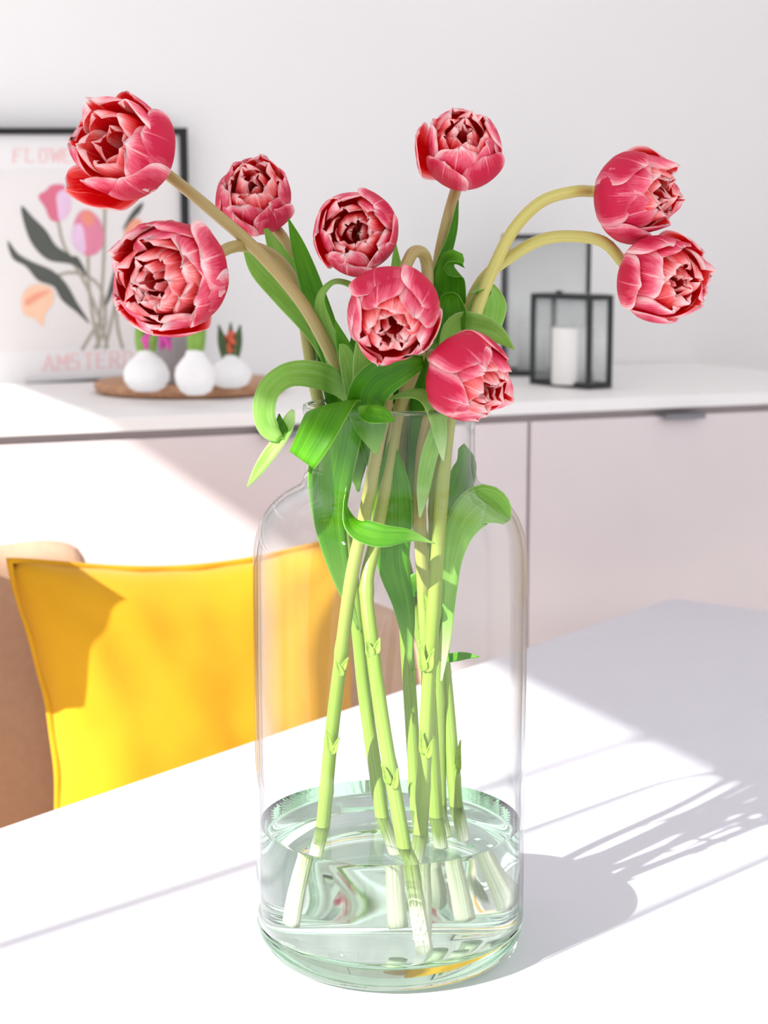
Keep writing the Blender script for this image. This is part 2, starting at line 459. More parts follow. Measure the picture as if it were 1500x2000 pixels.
# ------------------------------------------------------------------ table
TC = onz(1312, 1168, TZ); TC.z = 0
e1 = Vector((-0.8677, -0.4971, 0)); e2 = Vector((0.4971, -0.8677, 0))
tl, tw = 2.05, 1.0
rotT = Matrix((e1, e2, UPW)).transposed()
tcn = TC + e1 * tl / 2 + e2 * tw / 2
tb = empty('dining_table', tcn, 'white rectangular table carrying the big glass vase', 'table')
obj('tabletop', box(tcn + UPW * (TZ - 0.014), (tl, tw, 0.028), rotT, 0.002), M['table'], tb, False)
for a in (0.1, tl - 0.1):
    for b in (0.1, tw - 0.1):
        obj('leg', box(TC + e1 * a + e2 * b + UPW * 0.356, (0.05, 0.05, 0.712), rotT, 0.004), M['table'], tb, False)

# ------------------------------------------------------------------ armchair behind the table
ac = empty('armchair', (0.66, 2.02, 0), 'pale upholstered armchair behind the table, its raised left corner showing', 'armchair')
def shell(pts, n, th):
    """upright curved panel: pts (x, y, ztop)"""
    q = catmull(pts, n); zb = 0.40
    G = np.zeros((28, n, 3))
    for j in range(n):
        for i in range(28):
            f = i / 27
            z = zb + (q[j][2] - zb) * f
            cut = 0.13 * min(1, max(0, (0.885 - z) / 0.10)) * max(0, 1 - j / (0.2 * n))      # added wing's front edge cut back below, so sun reaches the lower cushion
            G[i, j] = (q[j][0], q[j][1] + cut, z)
    return sheet_mesh(G, th, 'back_shell')
me = shell([(0.27, 1.972, 1.06), (0.275, 2.09, 1.05), (0.30, 2.19, 0.955), (0.38, 2.235, 0.927), (0.47, 2.24, 0.927), (0.505, 2.24, 0.915), (0.53, 2.242, 0.86), (0.57, 2.245, 0.84),  # first points: unseen high wing, added to block sun from the cushion's left corner
            (0.75, 2.245, 0.83), (0.95, 2.22, 0.80), (1.02, 2.14, 0.70), (1.035, 2.06, 0.60)], 60, 0.035)
link('backrest', me, [M['chair'], M['chair']], ac)
obj('seat', box((0.655, 2.05, 0.367), (0.70, 0.36, 0.10), None, 0.02), M['chair'], ac)
for x in (0.36, 0.95):
    for y in (1.93, 2.19):
        bm = lathe([(0, 0), (0.012, 0), (0.018, 0.322), (0, 0.322)], (x, y, 0), 12)
        obj('leg', bm, M['chair_leg'], ac)

# ------------------------------------------------------------------ cushion
def cushion():
    n = 44; G1 = []; rnd = random.Random(3)
    cx, cyy, cz = 0.645, 2.105, 0.675
    hw, hh, th = 0.252, 0.25, 0.062
    ex = Vector((0.982, 0.172, -0.03)).normalized(); ey = Vector((-0.03, 0.17, 0.985)).normalized(); en = ex.cross(ey)   # en faces the room's front
    from mathutils import noise
    V = []; Fc = []
    for side in (1, -1):
        for i in range(n):
            for j in range(n):
                u = -1 + 2 * j / (n - 1); v = -1 + 2 * i / (n - 1)
                pin = 0.15
                uu = u * (1 - pin * (1 - v * v) ** 1.5); vv = v * (1 - pin * 0.75 * (1 - u * u) ** 1.5)
                b = max(0, (1 - u ** 4)) ** 0.55 * max(0, (1 - v ** 4)) ** 0.55
                if abs(u) > 0.97 or abs(v) > 0.97: b = min(b, 0.02)
                wr = noise.noise(Vector((u * 1.7, v * 1.7, 1.3 * side))) * 0.22 + noise.noise(Vector((u * 4 + v, v * 3, 5 + side))) * 0.07
                # creases that run into the corners
                cr = 0.0
                for sx in (-1, 1):
                    for sy in (-1, 1):
                        d = math.hypot(u - sx, v - sy); a = math.atan2(v - sy, u - sx)
                        cr += 0.12 * math.exp(-d * 2.2) * math.sin(a * 9 + sx * 2 + sy)
                p = Vector((cx, cyy, cz)) + ex * (uu * hw) + ey * (vv * hh) + en * (side * th * b * (1 + wr + cr))
                V.append(p)
    def idx(s, i, j): return s * n * n + i * n + j
    for s in (0, 1):
        for i in range(n - 1):
            for j in range(n - 1):
                f = (idx(s, i, j), idx(s, i, j + 1), idx(s, i + 1, j + 1), idx(s, i + 1, j))
                Fc.append(f if s == 0 else f[::-1])
    bm = bmesh.new(); bv = [bm.verts.new(v) for v in V]
    for f in Fc: bm.faces.new([bv[k] for k in f])
    bmesh.ops.remove_doubles(bm, verts=bm.verts, dist=0.0004)
    bmesh.ops.recalc_face_normals(bm, faces=bm.faces)
    root = empty('cushion', (cx, cyy, cz - hh), 'square mustard yellow cushion leaning in the armchair behind the table', 'cushion')
    obj('cover', bm, M['yellow'], root)
    # stitched flange round the edge
    loop = []
    m = 40
    for k in range(4 * m):
        q, r = divmod(k, m); t = -1 + 2 * r / m
        u, v = [(t, -1), (1, t), (-t, 1), (-1, -t)][q]
        uu = u * (1 - 0.15 * (1 - v * v) ** 1.5); vv = v * (1 - 0.1125 * (1 - u * u) ** 1.5)
        loop.append(Vector((cx, cyy, cz)) + ex * (uu * hw * 1.0) + ey * (vv * hh * 1.0))
    n2 = len(loop); bm = bmesh.new(); rings = []
    for k in range(n2):
        out = (loop[k] - Vector((cx, cyy, cz))).normalized()
        wv = 0.0015 * math.sin(k * 0.9)
        rings.append([bm.verts.new(loop[k] + out * a + en * (b + wv)) for a, b in ((-0.004, 0.0022), (0.006, 0.0018), (0.007, 0), (0.006, -0.0018), (-0.004, -0.0022))])
    for k in range(n2):
        A, B = rings[k], rings[(k + 1) % n2]
        for j in range(5):
            bm.faces.new((A[j], A[(j + 1) % 5], B[(j + 1) % 5], B[j]))
    bmesh.ops.recalc_face_normals(bm, faces=bm.faces)
    obj('flange', bm, M['yellow'], root)
cushion()

# ------------------------------------------------------------------ framed poster
PY = YW - 0.028
def pp(px, py, off=0.0): return ony(px, py, PY - off)
fr = empty('framed_poster', pp(150, 760), 'black framed tulip poster with pale pink lettering leaning on the wall', 'picture')
TL, TR, BR, BL = (-70, 249.5), (366, 249.5), (376, 741), (-70, 768)
def quad_px(q, off): return [pp(x, y, off) for x, y in q]
def inset(q, d):
    (ax, ay), (bx, by), (cx_, cy_), (dx, dy) = q
    return [(ax + d, ay + d), (bx - d, by + d), (cx_ - d, cy_ - d * 0.9), (dx + d, dy - d * 0.9)]
OUT = [TL, TR, BR, BL]; INN = inset(OUT, 13)
M['paper'] = plain('poster_paper', (0.80, 0.785, 0.795), 0.7, 0.2, 6, 0.01)
M['panel'] = plain('poster_panel', (0.775, 0.745, 0.745), 0.7, 0.2, 6, 0.01)
for k in range(4):
    k2 = (k + 1) % 4
    poly = [pp(*OUT[k], 0.012), pp(*OUT[k2], 0.012), pp(*INN[k2], 0.012), pp(*INN[k], 0.012)]
    obj('frame_rail', prism(poly, Vector((0, 0.028, 0))), M['black'], fr, False)
obj('poster_sheet', prism(quad_px(inset(OUT, 9), 0.0), Vector((0, 0.006, 0))), M['paper'], fr, False)
obj('print_panel', prism([pp(*q, 0.0004) for q in ((-50, 330), (345, 328), (352, 672), (-50, 690))], Vector((0, 0.0003, 0))), M['panel'], fr, False)
def ink(name, hexc): 
    M[name] = plain('ink_' + name, lin(hexc)[:3], 0.75, 0.1, 30, 0.04); return M[name]
inks = {k: ink(k, h) for k, h in dict(pink='#e08aa4', rose='#d9768f', lilac='#e3c3df', coral='#e79484', peach='#f3c9ad', apricot='#eda58d', slate='#5d605c', stemgrey='#a8a396', letter='#eec3c4').items()}
LAY = [0.0010]
def flat_px(name, polys, m, smooth_n=None):
    bm = bmesh.new()
    for pts in polys:
        if smooth_n:
            a = np.array(pts + [pts[0]], float); a3 = np.c_[a, np.zeros(len(a))]
            ext = np.vstack([a3[-2], a3, a3[1]])
            s = catmull(ext, smooth_n * (len(ext) - 1) + 1)[smooth_n:-smooth_n - 1]
            pts = [(q[0], q[1]) for q in s]
        add_prism(bm, [pp(x, y, LAY[0]) for x, y in pts], Vector((0, 0.0002, 0)))
    LAY[0] += 0.00004
    return obj(name, bm, m, fr, False)
def strip(pts, w0, w1=None):
    P = catmull([(x, y, 0) for x, y in pts], 14); w1 = w1 or w0
    T = np.gradient(P, axis=0); T /= np.linalg.norm(T, axis=1)[:, None]
    L = []; R_ = []
    for i in range(14):
        ww = (w0 + (w1 - w0) * i / 13) / 2
        L.append((P[i][0] - T[i][1] * ww, P[i][1] + T[i][0] * ww)); R_.append((P[i][0] + T[i][1] * ww, P[i][1] - T[i][0] * ww))
    return L + R_[::-1]
for pts in ([(113, 430), (125, 480), (170, 560), (200, 640), (210, 680)], [(205, 405), (203, 500), (197, 600), (190, 680)], [(172, 500), (174, 560), (185, 640), (195, 680)],
            [(95, 555), (120, 535), (160, 535), (195, 560), (205, 640), (185, 682)], [(255, 470), (232, 560), (215, 640), (205, 682)], [(225, 560), (230, 640), (240, 682)], [(200, 620), (180, 650), (160, 684)]):
    flat_px('printed_stem', [strip(pts, 6)], inks['stemgrey'])
for pts in ([(42, 402), (48, 440), (65, 480), (95, 508), (135, 515), (165, 525), (140, 500), (110, 480), (90, 450), (65, 425)],
            [(15, 470), (25, 505), (50, 520), (75, 548), (105, 560), (120, 585), (150, 610), (175, 632), (150, 590), (130, 555), (105, 530), (60, 510), (35, 495)],
            [(135, 505), (150, 520), (170, 540), (160, 515), (148, 500)],
            [(280, 395), (265, 405), (248, 430), (240, 450), (258, 430), (275, 412)],
            [(240, 480), (225, 520), (205, 600), (222, 570), (236, 520)]):
    flat_px('printed_leaf', [pts], inks['slate'], 5)
def printed_tulip(shapes):
    for pts, m in shapes: flat_px('printed_petal', [pts], inks[m], 6)
printed_tulip([([(75, 383), (90, 372), (100, 362), (125, 362), (137, 380), (135, 415), (118, 432), (100, 430), (88, 405)], 'rose'), ([(112, 378), (128, 370), (138, 385), (134, 415), (118, 432), (112, 405)], 'lilac')])
printed_tulip([([(142, 450), (155, 415), (172, 410), (195, 430), (203, 465), (195, 490), (172, 500), (150, 485)], 'pink'), ([(158, 418), (172, 411), (185, 425), (180, 440), (165, 438)], 'coral'),
               ([(140, 470), (145, 440), (158, 438), (166, 470), (165, 495), (150, 488)], 'lilac')])
printed_tulip([([(180, 370), (195, 355), (225, 358), (240, 385), (228, 404), (200, 408), (184, 395)], 'peach')])
printed_tulip([([(45, 575), (58, 560), (80, 556), (102, 565), (104, 590), (88, 615), (84, 638), (68, 622), (48, 615), (42, 595)], 'peach'), ([(48, 588), (70, 572), (98, 568), (80, 582), (52, 598)], 'apricot')])
printed_tulip([([(242, 462), (256, 432), (272, 428), (282, 450), (276, 480), (255, 492)], 'apricot')])
GLY = {'F': [(0, 0, 0, 1), (0, 1, .8, 1), (0, .52, .6, .52)], 'L': [(0, 0, 0, 1), (0, 0, .8, 0)], 'O': [(.1, .15, .1, .85), (.1, 1, .75, 1), (.8, .85, .8, .15), (.1, 0, .75, 0)],
       'W': [(0, 1, .22, 0), (.22, 0, .5, .8), (.5, .8, .78, 0), (.78, 0, 1, 1)], 'E': [(0, 0, 0, 1), (0, 1, .8, 1), (0, .52, .6, .52), (0, 0, .8, 0)],
       'R': [(0, 0, 0, 1), (0, 1, .65, 1), (.7, .95, .7, .55), (0, .5, .65, .5), (.35, .5, .85, 0)], 'M': [(.05, 0, .05, 1), (.05, 1, .5, .3), (.5, .3, .95, 1), (.95, 1, .95, 0)],
       'A': [(0, 0, .45, 1), (.45, 1, .9, 0), (.2, .35, .7, .35)], 'K': [(0, 0, 0, 1), (.05, .45, .8, 1), (.25, .55, .85, 0)], 'T': [(.45, 0, .45, 1), (0, 1, .9, 1)],
       'S': [(.1, 1, .75, 1), (.05, .6, .05, .9), (.1, .52, .7, .5), (.75, .42, .75, .1), (.05, 0, .7, 0)], 'D': [(.05, 0, .05, 1), (.05, 1, .6, 1), (.75, .85, .75, .15), (.05, 0, .6, 0)]}
SERIF = {'F': [(0, 0)], 'L': [(0, 1)], 'W': [(0, 1), (1, 1)], 'R': [(0, 0), (.85, 0)], 'M': [(.05, 0), (.95, 0)], 'A': [(0, 0), (.9, 0)], 'K': [(0, 0), (.85, 0), (0, 1), (.8, 1)], 'T': [(.45, 0)]}
def lettering(txt, x, yb0, h, adv, slope):
    for ch in txt:
        if ch == ' ': x += adv * 0.6; continue
        wd = adv * 0.80
        polys = []
        segs = list(GLY[ch]) + [(sx - .2, sy, sx + .2, sy) for sx, sy in SERIF.get(ch, [])]
        for i, (ax, ay, bx, by) in enumerate(segs):
            th = 3.6 if i < len(GLY[ch]) and abs(ay - by) > .3 else 2.4
            a = Vector((x + ax * wd, yb0 + slope * (x + ax * wd) - ay * h)); b = Vector((x + bx * wd, yb0 + slope * (x + bx * wd) - by * h))
            d = (b - a).normalized(); nn = Vector((-d.y, d.x)) * th / 2
            a -= d * 1.2; b += d * 1.2
            polys.append([tuple(a + nn), tuple(b + nn), tuple(b - nn), tuple(a - nn)])
        bm = bmesh.new()
        for i, q in enumerate(polys): add_prism(bm, [pp(px, py, 0.0010 + i * 0.00002) for px, py in q], Vector((0, 0.0002, 0)))
        obj('letter', bm, inks['letter'], fr, False)
        x += adv
lettering('FLOWER MARKET', 27, 316, 24, 24.3, 0.0)
lettering('AMSTERDAM', 86, 727, 29, 26, -0.045)

# ------------------------------------------------------------------ round wooden board with waxed bulbs
tc = onz(371, 765, SB_TOP); TRAY_R = 185 / F * ((tc - CAM).dot(FW))
tray = obj('serving_board', lathe([(0, 0), (TRAY_R * 0.93, 0), (TRAY_R * 0.985, 0.004), (TRAY_R, 0.012), (TRAY_R * 0.99, 0.018), (TRAY_R * 0.97, 0.02), (0, 0.02)], (tc.x, tc.y, SB_TOP + 0.0006), 96), M['wood'])
tag(tray, 'round wooden board holding white waxed bulbs on the sideboard', 'board')
TT = SB_TOP + 0.0208
def bulb(px, py_bot, rpx, label, ecc=1.0, neck=0.35, shoots=(), seed=0):
    b = onz(px, py_bot, TT); d = (b - CAM).dot(FW); r = rpx / F * d
    rnd = random.Random(seed)
    o = empty('flower_bulb', b, label, 'bulb', 'white waxed bulbs on the wooden board')
    prof = [(0, 0.0), (0.45, 0.0), (0.75, 0.16), (0.97, 0.52), (1.0, 0.85), (0.9, 1.2), (0.68, 1.5), (neck + .05, 1.72), (neck, 1.9), (neck * .7, 1.96), (0, 1.97)]
    bm = lathe([(a * r, z * r * ecc) for a, z in prof], b, 40)
    from mathutils import noise
    for v in bm.verts:
        q = v.co - b
        k = 1 + 0.07 * noise.noise(q * 40 + Vector((seed, 0, 0))) 
        v.co = b + Vector((q.x * k, q.y * k, q.z))
    obj('bulb_body', bm, M['bulb'], o)
    top = b + UPW * (1.93 * r * ecc)
    for (dx, dz, hpx, wpx, m, kind) in shoots:
        h = hpx / F * d; wv = wpx / F * d
        basep = top + RIGHT * (dx * 0.25 / F * d)
        tip = top + RIGHT * (dx / F * d) + UPW * h + HEAD * dz
        if kind == 'leaf':
            path = catmull([basep - UPW * 0.01, basep + (tip - basep) * 0.4 + RIGHT * (dx * 0.12 / F * d), tip], 10)
            rad = [wv * (0.55 + 0.5 * math.sin(math.pi * min(1, 0.25 + 0.75 * i / 9)) - 0.45 * (i / 9) ** 3) * 0.6 for i in range(10)]
            rad[-1] = wv * 0.12
            link('shoot', tube_mesh(path, rad, 10, 0, 'shoot'), M[m], o)
        else:
            bm = bmesh.new()
            for i in range(26):
                a = rnd.uniform(0, 6.28); f = rnd.random()
                c = basep + UPW * (h * (0.15 + 0.85 * f)) + (RIGHT * math.cos(a) + HEAD * math.sin(a)) * wv * (0.55 if f < .8 else .3) + RIGHT * (dx / F * d) * 0.8
                bmesh.ops.create_icosphere(bm, subdivisions=1, radius=wv * 0.42, matrix=Matrix.Translation(c) @ Matrix.Diagonal((1, 1, 1.3, 1)))
            s = obj('flower_bud', bm, M[m], o)
bulb(287, 764, 45, 'round white bulb with forked light green shoots and pink buds', 0.92, 0.36,
     [(-14, 0, 62, 22, 'shoot', 'leaf'), (16, -0.004, 58, 20, 'shoot', 'leaf'), (2, 0.012, 62, 18, 'bud_pink', 'bud'), (36, 0.012, 40, 14, 'bud_pink', 'bud')], 1)
bulb(382, 771, 40, 'pear shaped white bulb under the fullest tulip, broad green shoot', 1.12, 0.42,
     [(-6, 0, 95, 20, 'shoot', 'leaf'), (14, 0.004, 100, 22, 'shoot', 'leaf')], 2)
bulb(451, 757, 41, 'white bulb with dark shoots around an orange bud', 0.80, 0.36,
     [(-22, 0, 58, 17, 'shoot_dark', 'leaf'), (20, 0, 58, 17, 'shoot_dark', 'leaf'), (0, 0.012, 62, 16, 'shoot_dark', 'leaf'), (3, -0.012, 44, 14, 'bud_orange', 'bud')], 3)
b = onz(338, 748, TT); d = (b - CAM).dot(FW); pr = 33 / F * d
pt = empty('plant_pot', b, 'ribbed dark grey pot standing between the bulbs on the board', 'pot')
bm = bmesh.new(); n = 72; rings = []
for r, z in [(0.0, 0), (0.86, 0), (0.92, 0.03), (1.0, 2.9), (1.04, 2.95), (1.04, 3.05), (0.92, 3.05), (0.88, 0.3), (0, 0.3)]:
    rings.append([bm.verts.new(b + Vector((math.cos(6.2832 * k / n), math.sin(6.2832 * k / n), 0)) * (r * pr * (1 + (0.035 if 0.9 < r < 1.02 and k % 4 < 2 else 0))) + UPW * z * pr) for k in range(n)])
for A, B in zip(rings, rings[1:]):
    for k in range(n): bm.faces.new((A[k], A[(k + 1) % n], B[(k + 1) % n], B[k]))
bmesh.ops.remove_doubles(bm, verts=bm.verts, dist=1e-6); bmesh.ops.recalc_face_normals(bm, faces=bm.faces)
obj('pot_body', bm, M['pot'], pt, False)

# ------------------------------------------------------------------ lanterns
def lantern(corner, a_dir, la, lb, h, bar, label, lid, candle):
    """corner: nearest foot; a_dir: unit vector to the left foot; the other side is square to it"""
    b_dir = Vector((-a_dir.y, a_dir.x, 0)) * -1
    if b_dir.dot(RIGHT) < 0: b_dir = -b_dir
    o = empty('lantern', corner + a_dir * la / 2 + b_dir * lb / 2, label, 'lantern', 'black framed ribbed glass lanterns')
    z0 = SB_TOP + 0.0008
    rot = Matrix((a_dir, b_dir, UPW)).transposed()
    if rot.determinant() < 0: rot = Matrix((-a_dir, b_dir, UPW)).transposed()
    def pt_(a, b, z): return Vector((corner.x, corner.y, 0)) + a_dir * a + b_dir * b + UPW * (z0 + z)
    for a in (0, la):
        for b_ in (0, lb):
            obj('post', box(pt_(a, b_, h / 2), (bar, bar, h), rot, bar * .12), M['metal_dark'], o, False)
    for z in (bar * 0.6, h - bar / 2):
        for b_ in (0, lb): obj('rail', box(pt_(la / 2, b_, z), (la - bar, bar, bar * 1.1), rot), M['metal_dark'], o, False)
        for a in (0, la): obj('rail', box(pt_(a, lb / 2, z), (bar, lb - bar, bar * 1.1), rot), M['metal_dark'], o, False)
    obj('base_plate', box(pt_(la / 2, lb / 2, 0.002), (la - bar, lb - bar, 0.003), rot), M['metal_dark'], o, False)
    def pane(p, dv, ln):
        n = max(24, int(ln / 0.0011)); nrm = UPW.cross(dv)
        G = np.zeros((2, n, 3))
        for j in range(n):
            s = bar / 2 + (ln - bar) * j / (n - 1)
            q = p + dv * s + nrm * (0.0009 * math.cos(j * 2 * math.pi / 6))
            G[0, j] = (q.x, q.y, z0 + bar * 1.2); G[1, j] = (q.x, q.y, z0 + h - bar)
        link('glass_pane', sheet_mesh(G, 0.0012, 'glass_pane'), [M['ribbed'], M['ribbed']], o)
    pane(pt_(0, 0, 0), a_dir, la); pane(pt_(0, lb, 0), a_dir, la); pane(pt_(0, 0, 0), b_dir, lb); pane(pt_(la, 0, 0), b_dir, lb)
    if lid:
        bm = bmesh.new()
        add_box(bm, pt_(la * 0.5, lb * 0.5, h + bar * 0.25), (la * 0.98, lb * 0.98, 0.0018), rot)
        obj('lid_glass', bm, M['ribbed'], o, False)
        obj('lid_latch', box(pt_(la * 0.55, bar * .2, h + bar * .5), (0.012, 0.006, 0.005), rot), M['metal_dark'], o, False)
    if candle:
        ca, cb, r, ch, lab = candle
        p = pt_(la * ca, lb * cb, 0.0045)
        c = empty('candle', p, lab, 'candle', 'white pillar candles')
        obj('candle_body', lathe([(0, 0), (r * .96, 0), (r, 0.002), (r, ch - .003), (r * .95, ch), (r * .6, ch - 0.002), (0, ch - 0.003)], p, 48), M['wax'], c)
        obj('wick', lathe([(0, ch - 0.004), (0.0009, ch - 0.004), (0.0008, ch + 0.007), (0, ch + 0.007)], p, 8), M['black'], c)
q0 = onz(1149, 761, SB_TOP); q1 = onz(1040, 750, SB_TOP); q2 = onz(1193, 747, SB_TOP)
av = (q1 - q0); la = av.length; av.normalize()
bv = Vector((av.y, -av.x, 0)); bv = bv if bv.dot(RIGHT) > 0 else -bv
dq = (q0 - CAM).dot(FW)
# the right-hand face spans 44 px in the picture
lb = (44 / F * dq) / max(0.2, bv.dot(RIGHT))
lantern(q0, av, la, min(lb, la * 1.25), 182 / F * dq, 0.0085, 'small square lantern in front, black frame and ribbed glass', True, (0.42, 0.42, 0.039, 0.102, 'white pillar candle inside the small front lantern'))
q0 = onz(1146, 736, SB_TOP); dq = (q0 - CAM).dot(FW); q1 = onz(982, 730, SB_TOP); th_ = YAW + math.atan((1143 - CX) / F); av2 = Vector((-math.cos(th_), math.sin(th_), 0)); la2 = 164 / F * dq
lantern(q0, av2, la2, 0.105, 274 / F * dq, 0.009, 'tall lantern standing behind the small one against the wall', False, (0.66, 0.5, 0.03, 0.10, 'white pillar candle inside the tall rear lantern'))

# ------------------------------------------------------------------ vase and water
VB = Vector((AX.x, AX.y, TZ + 0.0005))
WZ = 0.107
vase = empty('glass_vase', VB, 'large clear glass bottle vase with wide shoulders on the white table', 'vase')
outer = [(0.110, 0.030), (0.110, 0.08), (0.110, 0.16), (0.1103, 0.25), (0.110, 0.325), (0.1085, 0.342), (0.1035, 0.358), (0.0955, 0.370), (0.086, 0.3785), (0.0755, 0.3845), (0.0705, 0.389), (0.0683, 0.396), (0.0675, 0.41), (0.0672, 0.43), (0.0678, 0.440), (0.0692, 0.4445), (0.0695, 0.4475), (0.0680, 0.4500)]
th = 0.0032
inner = [(0.0660, 0.4495), (0.0645, 0.446), (0.0640, 0.43), (0.0643, 0.41), (0.0651, 0.395), (0.0675, 0.3865), (0.0735, 0.3810), (0.0845, 0.3752), (0.0937, 0.367), (0.1012, 0.356), (0.1056, 0.341), (0.1069, 0.325), (0.1072, 0.25), (0.1069, 0.16), (0.1069, 0.08), (0.1069, 0.030)]
def dens(p, k=3):
    a = catmull([(r, z, 0) for r, z in p], (len(p) - 1) * k + 1); return [(x[0], x[1]) for x in a]
obj('glass_wall', lathe(dens(outer) + dens(inner), VB, 128, True), M['glass'], vase)
obj('rim', lathe([(0.0668 + 0.0024 * math.cos(a), 0.4495 + 0.0017 * math.sin(a)) for a in [k * math.pi / 6 for k in range(12)]], VB, 128, True), M['rim_glass'], vase)
base_out = [(0, 0.004), (0.06, 0.0035), (0.078, 0.001), (0.086, 0.0), (0.094, 0.0015), (0.101, 0.006), (0.106, 0.013), (0.109, 0.021), (0.110, 0.0298), (0.1066, 0.0298)]
base_in = [(0.1066, 0.0298), (0.104, 0.0265), (0.097, 0.0225), (0.085, 0.0205), (0.0, 0.0215)]
base = dens(base_out, 2)[:-1] + base_in
bb = lathe(base, VB, 128)
bb.faces.ensure_lookup_table()
for f in bb.faces:
    cc = f.calc_center_median()
    if f.normal.z > 0.2 and (Vector((cc.x - VB.x, cc.y - VB.y))).length < 0.1066: f.material_index = 1
gb = obj('glass_base', bb, [M['base_glass'], M['base_inside']], vase)
wr = 0.1065
# the water's side and surface; its floor is the inside of the glass base (one water-to-glass boundary)
wat = lathe([(0.1066, 0.0298), (0.1066, 0.06), (0.1066, WZ + 0.0016), (0.1060, WZ + 0.0012), (0.1044, WZ + 0.0002), (0.1006, WZ), (0.05, WZ), (0, WZ)], VB, 128)
for f in wat.faces:
    cc = f.calc_center_median()
    if f.normal.dot(Vector((cc.x - VB.x, cc.y - VB.y, 0 if f.normal.z < 0.5 else 10))) < 0: f.normal_flip()
tag(obj('water', wat, M['water']), 'clear water filling the bottom of the glass vase', 'water')

sl.cycles.is_caustics_light = True
for o in vase.children: o.cycles.is_caustics_caster = o.name.startswith('glass_base')
bpy.data.objects['water'].cycles.is_caustics_caster = True
bpy.data.objects['tabletop'].cycles.is_caustics_receiver = True

# ------------------------------------------------------------------ tulips
from mathutils import noise as mnoise
def petal_grid(R, phi, W, rs, rt, hz, seed, ruf, spiral=0.06, cup=0.0, notch=0.0, n=15, m=13, open_=0.0, lean=0.0):
    """a petal in the flower's own frame (z = opening direction, base at the origin)"""
    ctrl = np.array([(0.07, 0.0, 0), (0.52 * rs, 0.10, 0), (0.95 * rs, 0.52, 0), (1.0 * rs, 1.0 * hz, 0), (0.5 * (rs + rt) + .03, 1.42 * hz, 0), (rt, 1.78 * hz, 0)])
    tt = 1 - (1 - np.linspace(0, 1, n)) ** 1.45
    prof = catmull(ctrl, 120)
    G = np.zeros((n, m, 3))
    for i, t in enumerate(tt):
        r0, z0 = prof[min(119, int(t * 119))][:2]
        if t < 0.6:
            k = t / 0.6; wv = W * (0.22 + 0.78 * math.sin(k * math.pi / 2) ** 1.2)
        else:
            k = (t - 0.6) / 0.4; wv = W * max(0.02, 1 - k ** 2.8) ** 0.55
        for j in range(m):
            s = -1 + 2 * j / (m - 1)
            nz = mnoise.noise(Vector((s * 1.9 + seed * 3.1, t * 2.2, seed * 1.7)))
            nf = mnoise.noise(Vector((s * 3.4 + seed, t * 1.0, seed * 2.3 + 9)))
            edge = max(abs(s) ** 3, t ** 6)
            r = r0 + cup * s * s * t + spiral * s + ruf * (0.6 * nz * t + 0.8 * nf * edge) - 0.06 * s * s * (t ** 4)
            r = max(r, 0.02)
            ang = phi + s * wv / max(0.45 * rs + 0.12, r) + lean * t
            # pointed-round tip and nicks in the rim
            z = z0 - 0.18 * hz * s * s * t ** 3 + notch * (nf * 0.35 - (0.12 if abs(s) < 0.16 else 0)) * t ** 8 + ruf * 0.4 * nz * edge
            G[i, j] = (r * math.cos(ang), r * math.sin(ang), z)
    return G * R

def make_frame(axis):
    a = (RIGHT * axis[0] + UPW * axis[1] - HEAD * axis[2]).normalized()
    x = a.cross(UPW if abs(a.z) < 0.9 else RIGHT).normalized(); y = a.cross(x)
    return a, x, y

def leaf_mesh(pts, n=26, m=9, fold=0.18, th=0.0011, wav=0.0, carry=False):
    """pts: (px, py, dd, halfwidth px, roll deg)"""
    L = []
    for px, py, dd, hw, roll in pts:
        p = at(px, py, dd); d = (p - CAM).dot(FW)
        L.append((p.x, p.y, p.z, hw / F * d, roll))
    q = catmull(L, n)
    P = q[:, :3]
    T = np.gradient(P, axis=0); T /= np.linalg.norm(T, axis=1)[:, None] + 1e-12
    G = np.zeros((n, m, 3)); prev = None
    for i in range(n):
        vd = P[i] - np.array(CAM); vd /= np.linalg.norm(vd)
        t = T[i]
        w0 = np.cross(t, vd); w0 /= np.linalg.norm(w0) + 1e-9
        if carry and prev is not None:
            w0 = prev - t * prev.dot(t); w0 /= np.linalg.norm(w0) + 1e-9      # carried along the blade, so that it can fold over
        prev = w0
        a = math.radians(q[i][4])
        wd = w0 * math.cos(a) + np.cross(t, w0) * math.sin(a)
        nn = np.cross(t, wd)
        hw = max(q[i][3] * (0.22 + 0.78 * math.sin(min(1.0, i / (0.22 * n)) * math.pi / 2)), 0.0003)      # the foot of the blade clasps the stem
        for j in range(m):
            s = -1 + 2 * j / (m - 1)
            G[i, j] = P[i] + wd * hw * s + nn * (fold * hw * (s * s - 0.4)) + nn * wav * hw * math.sin(i * 0.9 + s * 2) * s * s
    return sheet_mesh(G, th, 'leaf')

